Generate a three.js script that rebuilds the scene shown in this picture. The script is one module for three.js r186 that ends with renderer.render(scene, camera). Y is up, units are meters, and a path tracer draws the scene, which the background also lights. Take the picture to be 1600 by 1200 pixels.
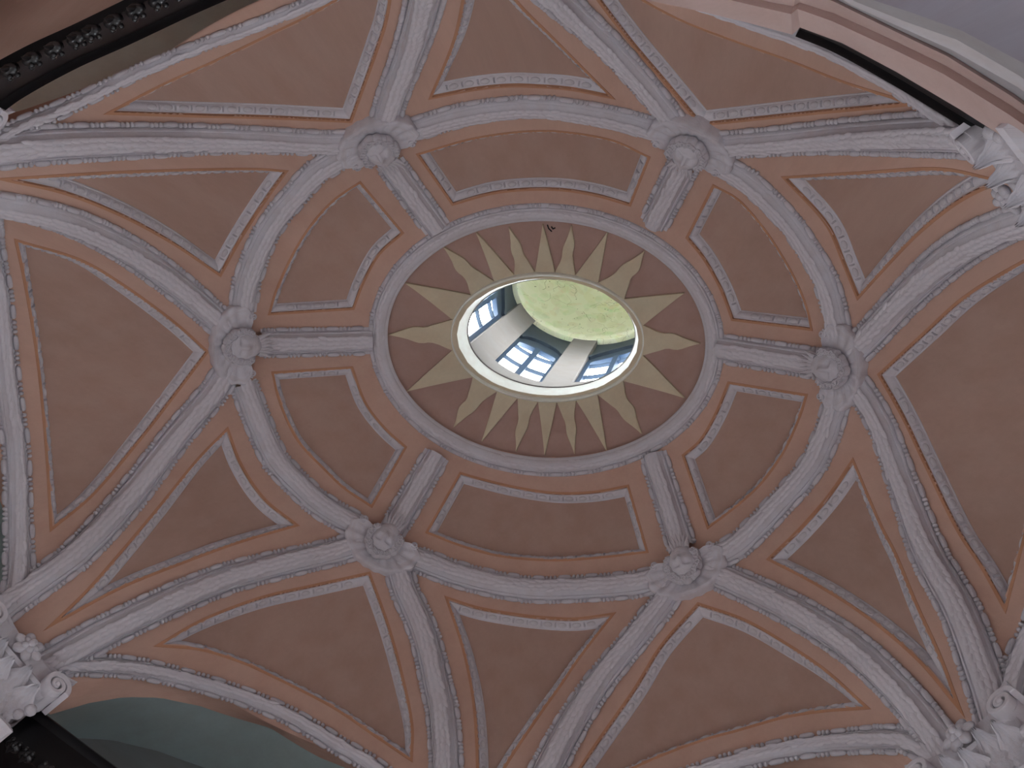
import * as THREE from 'three';
import { mergeGeometries, toCreasedNormals, mergeVertices } from 'three/addons/utils/BufferGeometryUtils.js';
import { RectAreaLightUniformsLib } from 'three/addons/lights/RectAreaLightUniformsLib.js';

// ───────────────────────── camera, sky, daylight, exposure ─────────────────────────
const scene = new THREE.Scene();
const EYE = 1.6, FOCAL = 1600;
const CAM = new THREE.Vector3(1.4655, EYE, 1.7119);
const RIGHT = new THREE.Vector3(0.98182, 0.18973, -0.00562);
const UP = new THREE.Vector3(-0.03721, 0.22144, 0.97446);
const FWD = new THREE.Vector3(-0.18613, 0.95654, -0.22447);
const camera = new THREE.PerspectiveCamera(2 * Math.atan(600 / FOCAL) * 180 / Math.PI, 4 / 3, 0.05, 100);
camera.position.copy(CAM);
camera.quaternion.setFromRotationMatrix(new THREE.Matrix4().makeBasis(RIGHT, UP, FWD.clone().negate()));

scene.background = new THREE.Color(0.90, 0.97, 1.0);          // even overcast sky
scene.backgroundIntensity = 15;
const DAY = new THREE.Color(0.90, 0.97, 1.08), DAY_POWER = [12, 2, 3, 5, 10, 10];   // daylight through the six low windows, bay by bay
const renderer = new THREE.WebGLRenderer({ antialias: true });
renderer.toneMapping = THREE.LinearToneMapping;
renderer.toneMappingExposure = 1.06;
renderer.shadowMap.enabled = true;
RectAreaLightUniformsLib.init();

// ───────────────────────── small helpers ─────────────────────────
let seed = 7;
const rnd = () => { seed = (seed * 1664525 + 1013904223) >>> 0; return seed / 4294967296; };
const V = (x, y, z) => new THREE.Vector3(x, y, z);
const { PI, cos, sin, sqrt, abs, min, max, hypot, atan2, exp, floor, round, ceil } = Math;
const lerp = (a, b, t) => a + (b - a) * t;
const used = {};
function numbered(name) { const n = used[name] = (used[name] ?? -1) + 1; return n ? `${name}_${String(n).padStart(3, '0')}` : name; }
function add(o, parent) { o.castShadow = o.receiveShadow = true; (parent ?? scene).add(o); return o; }
function mesh(name, geo, mat, parent) {
  const m = new THREE.Mesh(geo, mat); m.name = parent ? name : numbered(name);
  if (parent) { const k = parent.userData.names ??= {}; const n = k[name] = (k[name] ?? -1) + 1; if (n) m.name = `${name}_${String(n).padStart(3, '0')}`; }
  return add(m, parent);
}
function thing(name, label, category, group, at) {
  const g = new THREE.Group(); g.name = numbered(name); g.userData = { label, category };
  if (group) g.userData.group = group;
  if (at) g.position.copy(at);
  scene.add(g); return g;
}
function structure(name, geo, mat) { const m = mesh(name, geo, mat); m.userData.kind = 'structure'; return m; }
const stuff = (m) => { m.userData.kind = 'stuff'; return m; };
// geometry whose positions are given in world coordinates, made local to a thing standing at "o"
const local = (geo, o) => geo.translate(-o.x, -o.y, -o.z);
function geom(pos, uv, idx) {
  const g = new THREE.BufferGeometry();
  g.setAttribute('position', new THREE.Float32BufferAttribute(pos, 3));
  g.setAttribute('uv', new THREE.Float32BufferAttribute(uv, 2));
  g.setIndex(idx); g.computeVertexNormals(); return g;
}
function spline(pts, step, closed) {       // dense polyline through 2-D points
  const c = new THREE.CatmullRomCurve3(pts.map((p) => V(p[0], p[1], 0)), !!closed, 'centripetal');
  const n = max(2, round(c.getLength() / step)), out = [];
  for (let i = 0; i < n + (closed ? 0 : 1); i++) { const p = c.getPointAt(i / n); out.push([p.x, p.y]); }
  return out;
}

// ───────────────────────── the vault surface ─────────────────────────
const SPRING = [[2.95, 1.6], [-2.95, 1.6], [2.95, -1.6], [-2.95, -1.6], [0, 2.98], [0, -2.98]];
function domeY(x, z) {
  const q = (x / 1.25) ** 2 + z * z;
  let y = 9.2676 - 0.2069 * q - 0.01436 * q * q;
  for (const [a, b] of SPRING) { const d = (x - a) ** 2 + (z - b) ** 2; if (d < 1.6) y -= 0.8 * exp(-d / 0.245); }
  return y + EYE;
}
function domeN(x, z) { const e = 0.004; return V((domeY(x + e, z) - domeY(x - e, z)) / (2 * e), -1, (domeY(x, z + e) - domeY(x, z - e)) / (2 * e)).normalize(); }
const ray = (u, v) => V(0, 0, 0).addScaledVector(RIGHT, (u - 800) / FOCAL).addScaledVector(UP, -(v - 600) / FOCAL).add(FWD);
function project(p) { const d = p.clone().sub(CAM), w = d.dot(FWD); return [800 + FOCAL * d.dot(RIGHT) / w, 600 - FOCAL * d.dot(UP) / w]; }
function foot(u, v, n = 0) {               // foot point on the vault of what is seen standing n metres proud of it
  const d = ray(u, v), h = (t) => { const p = CAM.clone().addScaledVector(d, t); let o = 0; if (n) { const N = domeN(p.x, p.z); o = n / -N.y; } return p.y - domeY(p.x, p.z) + o; };
  let t = 4; while (h(t) < 0 && t < 16) t += 0.08;
  let a = t - 0.08, b = t; for (let i = 0; i < 24; i++) { const m = (a + b) / 2; if (h(m) < 0) a = m; else b = m; }
  const p = CAM.clone().addScaledVector(d, b); if (n) { const N = domeN(p.x, p.z); p.addScaledVector(N, -n); p.y = domeY(p.x, p.z); } return p;
}
function level(u, v, z) { const d = ray(u, v); return CAM.clone().addScaledVector(d, z / d.y); }   // z metres above the eye
function onWall(u, v, r) {                 // on the upright oval wall of radius r (1.25 r by r)
  const d = ray(u, v), a = 1.25 * r, A = (d.x / a) ** 2 + (d.z / r) ** 2, B = 2 * (CAM.x * d.x / a / a + CAM.z * d.z / r / r), C = (CAM.x / a) ** 2 + (CAM.z / r) ** 2 - 1;
  return CAM.clone().addScaledVector(d, (-B + sqrt(B * B - 4 * A * C)) / 2 / A);
}
const oval = (r, t, y) => V(1.25 * r * cos(t), y, r * sin(t));

// ───────────────────────── materials ─────────────────────────
function hash(x, y) { let h = (x * 374761393 + y * 668265263) | 0; h = Math.imul(h ^ (h >>> 13), 1274126177); return ((h ^ (h >>> 16)) >>> 0) / 4294967296; }
function noise(x, y, p) { const i = floor(x), j = floor(y), f = x - i, g = y - j, s = f * f * (3 - 2 * f), t = g * g * (3 - 2 * g), w = (a) => ((a % p) + p) % p; return lerp(lerp(hash(w(i), w(j)), hash(w(i + 1), w(j)), s), lerp(hash(w(i), w(j + 1)), hash(w(i + 1), w(j + 1)), s), t); }
function plasterMap(lo, tint) {            // light mottling: broad clouds, fine grain
  const n = 512, d = new Uint8Array(n * n * 4);
  for (let y = 0; y < n; y++) for (let x = 0; x < n; x++) {
    const a = noise(x / 128, y / 128, 4), b = noise(x / 32 + 9, y / 32, 16), c = noise(x / 8, y / 8, 64), e = noise(x / 2.0, y / 2.0, 256);
    const k = 255 * (1 - lo * (0.4 * a + 0.25 * b + 0.2 * c + 0.15 * e)), i = (y * n + x) * 4;
    d[i] = k; d[i + 1] = k * (1 - tint * (b - 0.3)); d[i + 2] = k * (1 - 1.6 * tint * (b - 0.3)); d[i + 3] = 255;
  }
  const t = new THREE.DataTexture(d, n, n); t.wrapS = t.wrapT = THREE.RepeatWrapping; t.magFilter = THREE.LinearFilter; t.colorSpace = THREE.SRGBColorSpace; t.needsUpdate = true; return t;
}
const mottle = plasterMap(0.09, 0.02), bumpy = plasterMap(0.9, 0); bumpy.colorSpace = THREE.NoColorSpace;
const plaster = (r, g, b, rough = 0.9, bump = 0.0015) => new THREE.MeshStandardMaterial({ color: new THREE.Color().setRGB(r, g, b), roughness: rough, map: mottle, bumpMap: bumpy, bumpScale: bump, side: THREE.DoubleSide });
const M = {
  face: plaster(0.66, 0.43, 0.34), step: plaster(0.56, 0.29, 0.17), field: plaster(0.52, 0.345, 0.28),
  sunField: plaster(0.50, 0.33, 0.28), ray: plaster(0.74, 0.64, 0.46), white: plaster(0.70, 0.67, 0.71, 0.8, 0.004), egg: plaster(0.66, 0.63, 0.66, 0.8),
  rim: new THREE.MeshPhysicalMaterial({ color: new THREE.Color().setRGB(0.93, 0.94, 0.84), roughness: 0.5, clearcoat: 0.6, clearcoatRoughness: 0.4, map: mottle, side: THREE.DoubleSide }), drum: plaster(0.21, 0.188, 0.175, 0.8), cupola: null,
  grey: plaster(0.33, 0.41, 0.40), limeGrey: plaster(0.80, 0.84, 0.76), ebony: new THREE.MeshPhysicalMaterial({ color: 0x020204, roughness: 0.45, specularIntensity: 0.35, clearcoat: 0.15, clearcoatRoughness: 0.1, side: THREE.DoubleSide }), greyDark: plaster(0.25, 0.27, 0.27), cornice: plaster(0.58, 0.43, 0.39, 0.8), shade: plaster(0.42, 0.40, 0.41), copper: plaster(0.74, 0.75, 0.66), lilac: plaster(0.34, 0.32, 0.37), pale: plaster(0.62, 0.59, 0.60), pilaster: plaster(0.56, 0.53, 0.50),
  black: new THREE.MeshPhysicalMaterial({ color: 0x040408, roughness: 0.38, clearcoat: 0.5, clearcoatRoughness: 0.1, side: THREE.DoubleSide }),
  darkWood: new THREE.MeshStandardMaterial({ color: 0x2f3a46, roughness: 0.6, map: mottle, side: THREE.DoubleSide }),
  frame: new THREE.MeshStandardMaterial({ color: 0x22364f, roughness: 0.5, side: THREE.DoubleSide }),
  glass: new THREE.MeshPhysicalMaterial({ color: 0xffffff, roughness: 0, transmission: 1, thickness: 0, ior: 1.45, side: THREE.DoubleSide }),
  stone: plaster(0.62, 0.60, 0.57, 0.6), soot: new THREE.MeshStandardMaterial({ color: 0x17141c, roughness: 1, side: THREE.DoubleSide }),
};
{ // cupola: cream limewash with hairline cracks and specks
  const n = 1024, c = document.createElement('canvas'); c.width = c.height = n; const g = c.getContext('2d');
  g.fillStyle = '#e8e8cc'; g.fillRect(0, 0, n, n);
  for (let i = 0; i < 260; i++) { g.fillStyle = `rgba(${150 + rnd() * 80},${160 + rnd() * 70},${110 + rnd() * 50},0.10)`; g.beginPath(); g.ellipse(rnd() * n, rnd() * n, 15 + rnd() * 60, 10 + rnd() * 40, rnd() * 3, 0, 7); g.fill(); }
  for (let i = 0; i < 75; i++) { let x = rnd() * n, y = rnd() * n, a = rnd() * 6.28; g.strokeStyle = `rgba(96,92,40,${0.35 + rnd() * 0.4})`; g.lineWidth = 1 + rnd() * 1.6; g.beginPath(); g.moveTo(x, y); for (let k = 0; k < 14; k++) { a += (rnd() - 0.5) * 1.7; x += cos(a) * 12; y += sin(a) * 12; g.lineTo(x, y); } g.stroke(); }
  for (let i = 0; i < 90; i++) { g.fillStyle = 'rgba(60,58,25,0.7)'; g.beginPath(); g.arc(rnd() * n, rnd() * n, 1 + rnd() * 3.2, 0, 7); g.fill(); }
  const t = new THREE.CanvasTexture(c); t.colorSpace = THREE.SRGBColorSpace; t.wrapS = t.wrapT = THREE.RepeatWrapping;
  M.cupola = new THREE.MeshStandardMaterial({ map: t, color: 0xffffff, roughness: 0.9, side: THREE.DoubleSide });
}

// ───────────────────────── traced lines of the vault (pixel coordinates, lifted onto the vault) ─────────────────────────
// recessed panels: a list of sides, each from one corner towards the next
const PANELS = [
  ['T', 'above the oval opening', [[655, 242], [744, 217], [837, 206], [894, 209], [960, 222]], [[1012, 246]], [[983, 319], [925, 303], [862, 295], [775, 300]], [[708, 318]]],
  ['T', 'right of the oval opening, the upper of two', [[1116, 292], [1150, 311], [1184, 347], [1211, 385], [1243, 441], [1260, 485]], [[1266, 513]], [[1145, 498], [1128, 453], [1100, 403]], [[1075, 372]]],
  ['T', 'right of the oval opening, the lower of two', [[1258, 619], [1250, 645], [1231, 690], [1217, 715], [1190, 752], [1153, 787]], [[1107, 822]], [[1069, 712], [1094, 690], [1119, 648]], [[1139, 600]]],
  ['T', 'below the oval opening', [[720, 741], [744, 748], [806, 763], [869, 772], [930, 770]], [[980, 761]], [[1009, 861], [941, 869], [862, 874], [775, 866], [712, 848]], [[669, 831]]],
  ['T', 'left of the oval opening, the lower of two', [[428, 584], [437, 622], [462, 680], [480, 704], [503, 727], [537, 760]], [[580, 789]], [[632, 699], [600, 670], [570, 631]], [[549, 576]]],
  ['T', 'left of the oval opening, the upper of two', [[423, 489], [432, 458], [448, 420], [468, 382], [495, 343], [525, 312]], [[562, 287]], [[627, 364], [591, 397], [565, 444]], [[551, 481]]],
  ['A', 'at the upper left edge', [[177, 175], [250, 136], [344, 93], [420, 56], [497, 18], [560, -22]], [[612, -70], [609, -20], [600, 37], [587, 78]], [[547, 189], [420, 183], [312, 180]]],
  ['A', 'at the upper right edge beside the pink cornice', [[1095, 194], [1256, 177]], [[1415, 161], [1322, 131], [1236, 97], [1152, 67], [1062, 32], [980, -12]], [[895, -62], [937, 0], [987, 66], [1037, 125]]],
  ['A', 'at the right edge', [[1375, 586], [1444, 523], [1506, 468], [1600, 411]], [[1640, 392], [1645, 480], [1642, 600], [1632, 700], [1602, 825], [1587, 883]], [[1570, 946], [1537, 887], [1500, 831], [1444, 719], [1412, 652]]],
  ['A', 'at the bottom edge right of centre', [[1091, 945], [1162, 970], [1225, 1006], [1287, 1048]], [[1350, 1104], [1287, 1109], [1225, 1119], [1147, 1141], [1100, 1154], [1000, 1193], [920, 1238]], [[865, 1280], [893, 1225], [935, 1160], [994, 1075], [1034, 1010]]],
  ['A', 'at the bottom edge left of centre', [[253, 1007], [312, 973], [406, 936], [500, 914]], [[576, 897], [606, 981], [631, 1075], [642, 1137]], [[641, 1184], [587, 1148], [525, 1106], [437, 1060], [375, 1032], [312, 1013]]],
  ['A', 'at the left edge', [[28, 378], [125, 408], [187, 444], [275, 508]], [[322, 550], [281, 604], [219, 684], [140, 775]], [[82, 823], [77, 740], [70, 650], [59, 550], [41, 441]]],
  ['B', 'at the top edge between the two upper masks', [[675, 152], [744, 139], [800, 134], [837, 135], [890, 139]], [[953, 151], [862, 60], [806, 4], [775, -40]], [[735, -120], [733, -60], [726, 0], [712, 62]]],
  ['B', 'tapering towards the capital at upper right', [[1227, 279], [1350, 272], [1475, 267]], [[1556, 283], [1510, 305], [1475, 328], [1428, 368], [1385, 413]], [[1340, 463], [1319, 412], [1293, 353]]],
  ['B', 'tapering towards the capital at lower right', [[1332, 722], [1375, 823], [1397, 866], [1428, 941], [1467, 1028]], [[1491, 1093], [1444, 1037], [1381, 981], [1319, 937], [1256, 900]], [[1203, 873], [1252, 825], [1297, 773]]],
  ['B', 'at the bottom edge between the two lower masks', [[700, 936], [744, 950], [806, 961], [850, 966], [900, 968]], [[955, 961], [905, 1025], [872, 1073], [837, 1122], [791, 1191]], [[745, 1275], [748, 1197], [741, 1091], [725, 1012]]],
  ['B', 'tapering towards the capital at lower left', [[355, 673], [375, 725], [412, 780]], [[461, 820], [375, 845], [281, 879], [187, 917]], [[95, 966], [135, 927], [187, 868], [250, 793], [312, 717]]],
  ['B', 'tapering towards the left edge near the black cornice', [[17, 281], [100, 300], [187, 334], [266, 376]], [[344, 428], [375, 373], [419, 305]], [[445, 269], [406, 266], [312, 267], [172, 272]]],
];
// ribs: centre lines
const RIBS = [
  ['ring', 'top of the outer oval ring between the two upper masks', [[640, 213], [712, 191], [775, 180], [835, 176], [894, 182], [960, 194], [1022, 211]]],
  ['ring', 'upper right of the outer oval ring, upper right mask to right mask', [[1120, 266], [1155, 285], [1187, 312], [1222, 348], [1248, 383], [1283, 444], [1302, 515]]],
  ['ring', 'lower right of the outer oval ring, right mask to lower right mask', [[1300, 630], [1286, 675], [1262, 725], [1206, 791], [1146, 849], [1105, 870]]],
  ['ring', 'bottom of the outer oval ring between the two lower masks', [[1030, 899], [987, 908], [894, 915], [837, 916], [775, 908], [712, 892], [648, 868]]],
  ['ring', 'lower left of the outer oval ring, lower left mask to left mask', [[565, 822], [505, 787], [468, 754], [434, 716], [408, 662], [384, 600]]],
  ['ring', 'upper left of the outer oval ring, left mask to upper left mask', [[383, 490], [390, 445], [416, 378], [438, 343], [464, 312], [493, 280], [545, 247]]],
  ['spoke', 'left of the oval opening, running to the left mask', [[582, 534], [500, 536], [410, 538]]],
  ['spoke', 'right of the oval opening, running to the right mask', [[1119, 546], [1190, 557], [1272, 570]]],
  ['spoke', 'from inner ring to the upper left mask', [[684, 363], [645, 310], [610, 262]]],
  ['spoke', 'from inner ring to the upper right mask', [[1017, 357], [1042, 308], [1064, 266]]],
  ['spoke', 'from inner ring to the lower left mask', [[683, 708], [648, 768], [614, 826]]],
  ['spoke', 'from inner ring to the lower right mask', [[1017, 709], [1040, 780], [1062, 852]]],
  ['rib', 'from upper left mask straight to the left edge', [[552, 230], [500, 231], [410, 227], [312, 225], [156, 227], [60, 232], [-25, 243]]],
  ['rib', 'from upper left mask up to the top edge', [[602, 200], [615, 158], [639, 94], [657, 31], [666, -20], [672, -110]]],
  ['rib', 'from upper right mask slanting up to the top edge', [[1052, 206], [1030, 175], [952, 86], [905, 42], [862, 1], [810, -55], [760, -125]]],
  ['rib', 'from upper right mask straight to the upper right capital', [[1112, 236], [1200, 230], [1287, 223], [1412, 216], [1490, 215], [1545, 222], [1590, 235]]],
  ['rib', 'from right mask sweeping up to the upper right capital', [[1322, 556], [1342, 537], [1422, 455], [1475, 412], [1528, 381], [1600, 354], [1660, 338]]],
  ['rib', 'from right mask falling to the lower right capital', [[1322, 590], [1364, 655], [1403, 755], [1443, 856], [1494, 945], [1531, 1037], [1556, 1110], [1575, 1180]]],
  ['rib', 'from lower right mask falling to the lower right capital', [[1098, 884], [1127, 898], [1190, 927], [1253, 961], [1334, 1018], [1404, 1088], [1460, 1160], [1500, 1225]]],
  ['rib', 'from lower right mask slanting to the bottom edge', [[1050, 908], [1033, 936], [994, 986], [933, 1062], [893, 1125], [856, 1197], [800, 1320]]],
  ['rib', 'from lower left mask curving to the bottom edge', [[622, 880], [634, 919], [652, 958], [666, 997], [680, 1059], [689, 1106], [694, 1200], [690, 1320]]],
  ['rib', 'from lower left mask falling to the lower left capital', [[565, 846], [525, 858], [450, 876], [375, 896], [312, 920], [250, 948], [156, 995], [95, 1030], [45, 1060]]],
  ['rib', 'from left mask falling to the lower left capital', [[362, 576], [339, 611], [279, 682], [209, 769], [125, 856], [70, 897], [20, 932], [-20, 962]]],
  ['rib', 'from left mask sweeping up to the left edge', [[360, 517], [344, 503], [285, 453], [222, 409], [165, 378], [108, 355], [50, 340], [0, 331], [-45, 327]]],
  ['wall_arch', 'upright along the left edge', [[-25, 330], [-12, 400], [2, 460], [15, 581], [23, 644], [30, 694], [33, 787], [31, 881], [24, 935]]],
  ['wall_arch', 'over the grey-green recess at lower left', [[85, 1043], [125, 1041], [219, 1043], [312, 1061], [400, 1089], [462, 1117], [525, 1155], [590, 1196], [650, 1260], [680, 1330]]],
  ['wall_arch', 'along the bottom edge at lower right', [[1480, 1205], [1436, 1172], [1397, 1156], [1300, 1154], [1225, 1164], [1147, 1183], [1100, 1197], [1000, 1235], [880, 1300]]],
  ['wall_arch', 'beside the black carved cornice at upper left', [[-30, 238], [30, 205], [94, 179], [156, 152], [234, 116], [328, 78], [406, 49], [484, 17], [560, -22], [630, -82]]],
  ['wall_arch', 'half hidden by the black band at upper right', [[850, -67], [960, -32], [1080, 12], [1176, 47], [1251, 73], [1322, 105], [1386, 139], [1442, 174], [1499, 210]]],
  ['wall_arch', 'just inside the right edge above the capital', [[1640, 380], [1655, 470], [1660, 600], [1655, 720], [1640, 850], [1620, 945], [1600, 1000], [1580, 1060], [1565, 1120]]],
];
const MASKS = [['upper left', [592, 234], [688, 368]], ['upper right', [1075, 238], [1014, 362]], ['right', [1298, 575], [1112, 545]], ['lower right', [1068, 883], [1015, 703]], ['lower left', [600, 845], [686, 703]], ['left', [378, 541], [588, 534]]];
const TIPS = [[606, 523], [632, 442], [692, 385], [743, 362], [795, 355], [848, 350], [893, 352], [950, 362], [1008, 392], [1070, 458], [1095, 537], [1070, 622], [1003, 678], [948, 705], [898, 710], [851, 712], [806, 706], [752, 690], [708, 668], [634, 612]];

// ───────────────────────── sweeping a profile along a line on the vault ─────────────────────────
function frames(pts, closed) {             // at each point: P, N (towards the room), B (sideways, mitred), S (run so far)
  const n = pts.length, out = []; let run = 0;
  const dir = (i, j) => pts[j].clone().sub(pts[i]).normalize();
  for (let i = 0; i < n; i++) {
    const N = domeN(pts[i].x, pts[i].z), a = closed ? (i + n - 1) % n : max(i - 1, 0), b = closed ? (i + 1) % n : min(i + 1, n - 1);
    const d1 = a === i ? dir(i, b) : dir(a, i), d2 = b === i ? d1 : dir(i, b);
    const B1 = N.clone().cross(d1).normalize(), B2 = N.clone().cross(d2).normalize(), B = B1.clone().add(B2).normalize();
    B.multiplyScalar(min(7, 1 / max(0.14, B.dot(B1))));
    if (i) run += pts[i].distanceTo(pts[i - 1]);
    out.push({ P: pts[i], N, B, T: d1.clone().add(d2).normalize(), S: run, turn: d1.dot(d2) });
  }
  return out;
}
function strip(fr, prof, side = 1) {       // open strip over a list of frames
  const pos = [], uv = [], idx = [], m = prof.length; let len = [0];
  for (let k = 1; k < m; k++) len.push(len[k - 1] + hypot(prof[k][0] - prof[k - 1][0], prof[k][1] - prof[k - 1][1]));
  fr.forEach((f) => prof.forEach(([b, n], k) => { const p = f.P.clone().addScaledVector(f.B, b * side).addScaledVector(f.N, n); pos.push(p.x, p.y, p.z); uv.push(f.S / 1.2, len[k] / 1.2); }));
  for (let i = 0; i + 1 < fr.length; i++) for (let k = 0; k + 1 < m; k++) { const a = i * m + k, b = a + m; if (side > 0) idx.push(a, a + 1, b, a + 1, b + 1, b); else idx.push(a, b, a + 1, a + 1, b, b + 1); }
  return toCreasedNormals(geom(pos, uv, idx), 0.7);
}
function walk(fr, gap, start, fn) {        // every "gap" metres along the frames
  const total = fr[fr.length - 1].S; let i = 0;
  for (let s = start; s < total - start * 0.5; s += gap) {
    while (i + 2 < fr.length && fr[i + 1].S < s) i++;
    const a = fr[i], b = fr[i + 1], t = (s - a.S) / max(1e-6, b.S - a.S);
    fn({ P: a.P.clone().lerp(b.P, t), N: a.N.clone().lerp(b.N, t).normalize(), B: a.B.clone().lerp(b.B, t).normalize(), T: b.P.clone().sub(a.P).normalize() }, s, total);
  }
}
function basis(f, pos, sx, sy, sz) { // x along the run, y towards the room, z sideways
  const z = f.T.clone().cross(f.N).normalize(), y = z.clone().cross(f.T).normalize();
  return new THREE.Matrix4().makeBasis(f.T.clone().multiplyScalar(sx), y.multiplyScalar(sy), z.multiplyScalar(sz)).setPosition(pos);
}
function place(m, mat, o) { mat.decompose(m.position, m.quaternion, m.scale); m.position.sub(o); return m; }
const BEAD = new THREE.SphereGeometry(1, 10, 7), ROUND = new THREE.SphereGeometry(1, 7, 5), EGG = new THREE.SphereGeometry(1, 10, 7);
{ const p = BEAD.attributes.position; for (let i = 0; i < p.count; i++) { const x = p.getX(i); p.setX(i, Math.sign(x) * abs(x) ** 0.8); const k = (1 - abs(x) ** 4) ** 0.5 / max(1e-3, sqrt(1 - x * x)); if (abs(x) < 0.999) { p.setY(i, p.getY(i) * min(2, k)); p.setZ(i, p.getZ(i) * min(2, k)); } } BEAD.computeVertexNormals(); }
// polar-oval unit sphere turned so its poles lie along x
BEAD.rotateZ(0);
// one laurel leaf: x along, y up, z across, unit size
const LEAF = (() => {
  const pos = [0, 0.1, 0, 0.3, 0.55, -0.42, 0.3, 0.9, 0, 0.3, 0.55, 0.42, 0.65, 0.5, -0.42, 0.65, 1.15, 0, 0.65, 0.5, 0.42, 1, 0.75, 0, 0.3, -0.2, -0.5, 0.3, -0.2, 0.5, 0.68, -0.2, -0.5, 0.68, -0.2, 0.5, 1.04, -0.2, 0];
  const idx = [0, 2, 1, 0, 3, 2, 1, 2, 5, 1, 5, 4, 2, 3, 6, 2, 6, 5, 4, 5, 7, 5, 6, 7, 1, 4, 10, 1, 10, 8, 3, 9, 11, 3, 11, 6, 4, 7, 12, 4, 12, 10, 6, 11, 12, 6, 12, 7];
  return geom(pos, new Array(26).fill(0), idx);
})();

// ───────────────────────── the ceiling: face, recessed fields, sun field ─────────────────────────
const LIP = { a: 0.9, b: 0.597 }, SUN = { a: 1.455, b: 1.09 }, RECESS = 0.075, SUNK = 0.04;
for (const p of PANELS) {
  const sides = p.slice(2), n = sides.length; p.loop = []; p.corner = [];
  sides.forEach((s, i) => {
    const pts = [...s, sides[(i + 1) % n][0]], d = pts.length > 2 ? spline(pts, 6) : spline([pts[0], [(pts[0][0] + pts[1][0]) / 2, (pts[0][1] + pts[1][1]) / 2], pts[1]], 6);
    p.corner.push(p.loop.length); d.pop(); p.loop.push(...d);
  });
  p.box = [min(...p.loop.map((q) => q[0])), max(...p.loop.map((q) => q[0])), min(...p.loop.map((q) => q[1])), max(...p.loop.map((q) => q[1]))];
}
function inside(loop, u, v) { let c = false; for (let i = 0, j = loop.length - 1; i < loop.length; j = i++) { const [a, b] = loop[i], [e, f] = loop[j]; if ((b > v) !== (f > v) && u < (e - a) * (v - b) / (f - b) + a) c = !c; } return c; }
function rOut(t) {                         // outer edge of the vault, drawn in over the bays; t in radians
  const d = ((t * 180 / PI) % 360 + 360) % 360, s = [35, 90, 145, 215, 270, 325, 395], u = d < 35 ? d + 360 : d;
  for (let i = 0; i < 6; i++) if (u <= s[i + 1]) { const e = min(u - s[i], s[i + 1] - u), f = min(1, max(0, (e - 1) / 11)); return 2.98 - (s[i + 1] - s[i] > 60 ? 0.03 : 0.09) * f * f * (3 - 2 * f); }
  return 2.98;
}
const NT = 1100, NR = 165, bins = [[], [], ...PANELS.map(() => [])];
const rIn = (t) => 1 / sqrt((1.25 * cos(t) / LIP.a) ** 2 + (sin(t) / LIP.b) ** 2);
const gridP = (i, j) => { const t = (i % NT) / NT * 2 * PI, a = rIn(t), s = j / NR, r = lerp(a, rOut(t), s); return [1.25 * r * cos(t), r * sin(t)]; };
for (let j = 0; j < NR; j++) for (let i = 0; i < NT; i++) {
  const [x, z] = gridP(i + 0.5, j + 0.5); let bin = 0;
  if ((x / SUN.a) ** 2 + (z / SUN.b) ** 2 < 1) bin = 1;
  else {
    const [u, v] = project(V(x, domeY(x, z), z));
    for (let k = 0; k < PANELS.length; k++) { const b = PANELS[k].box; if (u > b[0] && u < b[1] && v > b[2] && v < b[3] && inside(PANELS[k].loop, u, v)) { bin = k + 2; break; } }
  }
  bins[bin].push(i, j);
}
function cells(list, lift, o) {            // cells of the vault grid, lifted above the face by "lift"
  const id = new Map(), pos = [], uv = [], idx = [];
  const vert = (i, j) => {
    const key = (i % NT) * 1000 + j; let k = id.get(key);
    if (k === undefined) { const [x, z] = gridP(i, j), N = domeN(x, z), y = domeY(x, z); k = id.size; id.set(key, k); pos.push(x - N.x * lift - o.x, y - N.y * lift - o.y, z - N.z * lift - o.z); uv.push(x / 1.5, (z + 0.35 * y) / 1.5); }
    return k;
  };
  for (let c = 0; c < list.length; c += 2) { const i = list[c], j = list[c + 1], a = vert(i, j), b = vert(i + 1, j), d = vert(i, j + 1), e = vert(i + 1, j + 1); idx.push(a, d, b, b, d, e); }
  return geom(pos, uv, idx);
}
const O = V(0, 0, 0);
structure('ceiling', cells(bins[0], 0, O), M.face);

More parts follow.
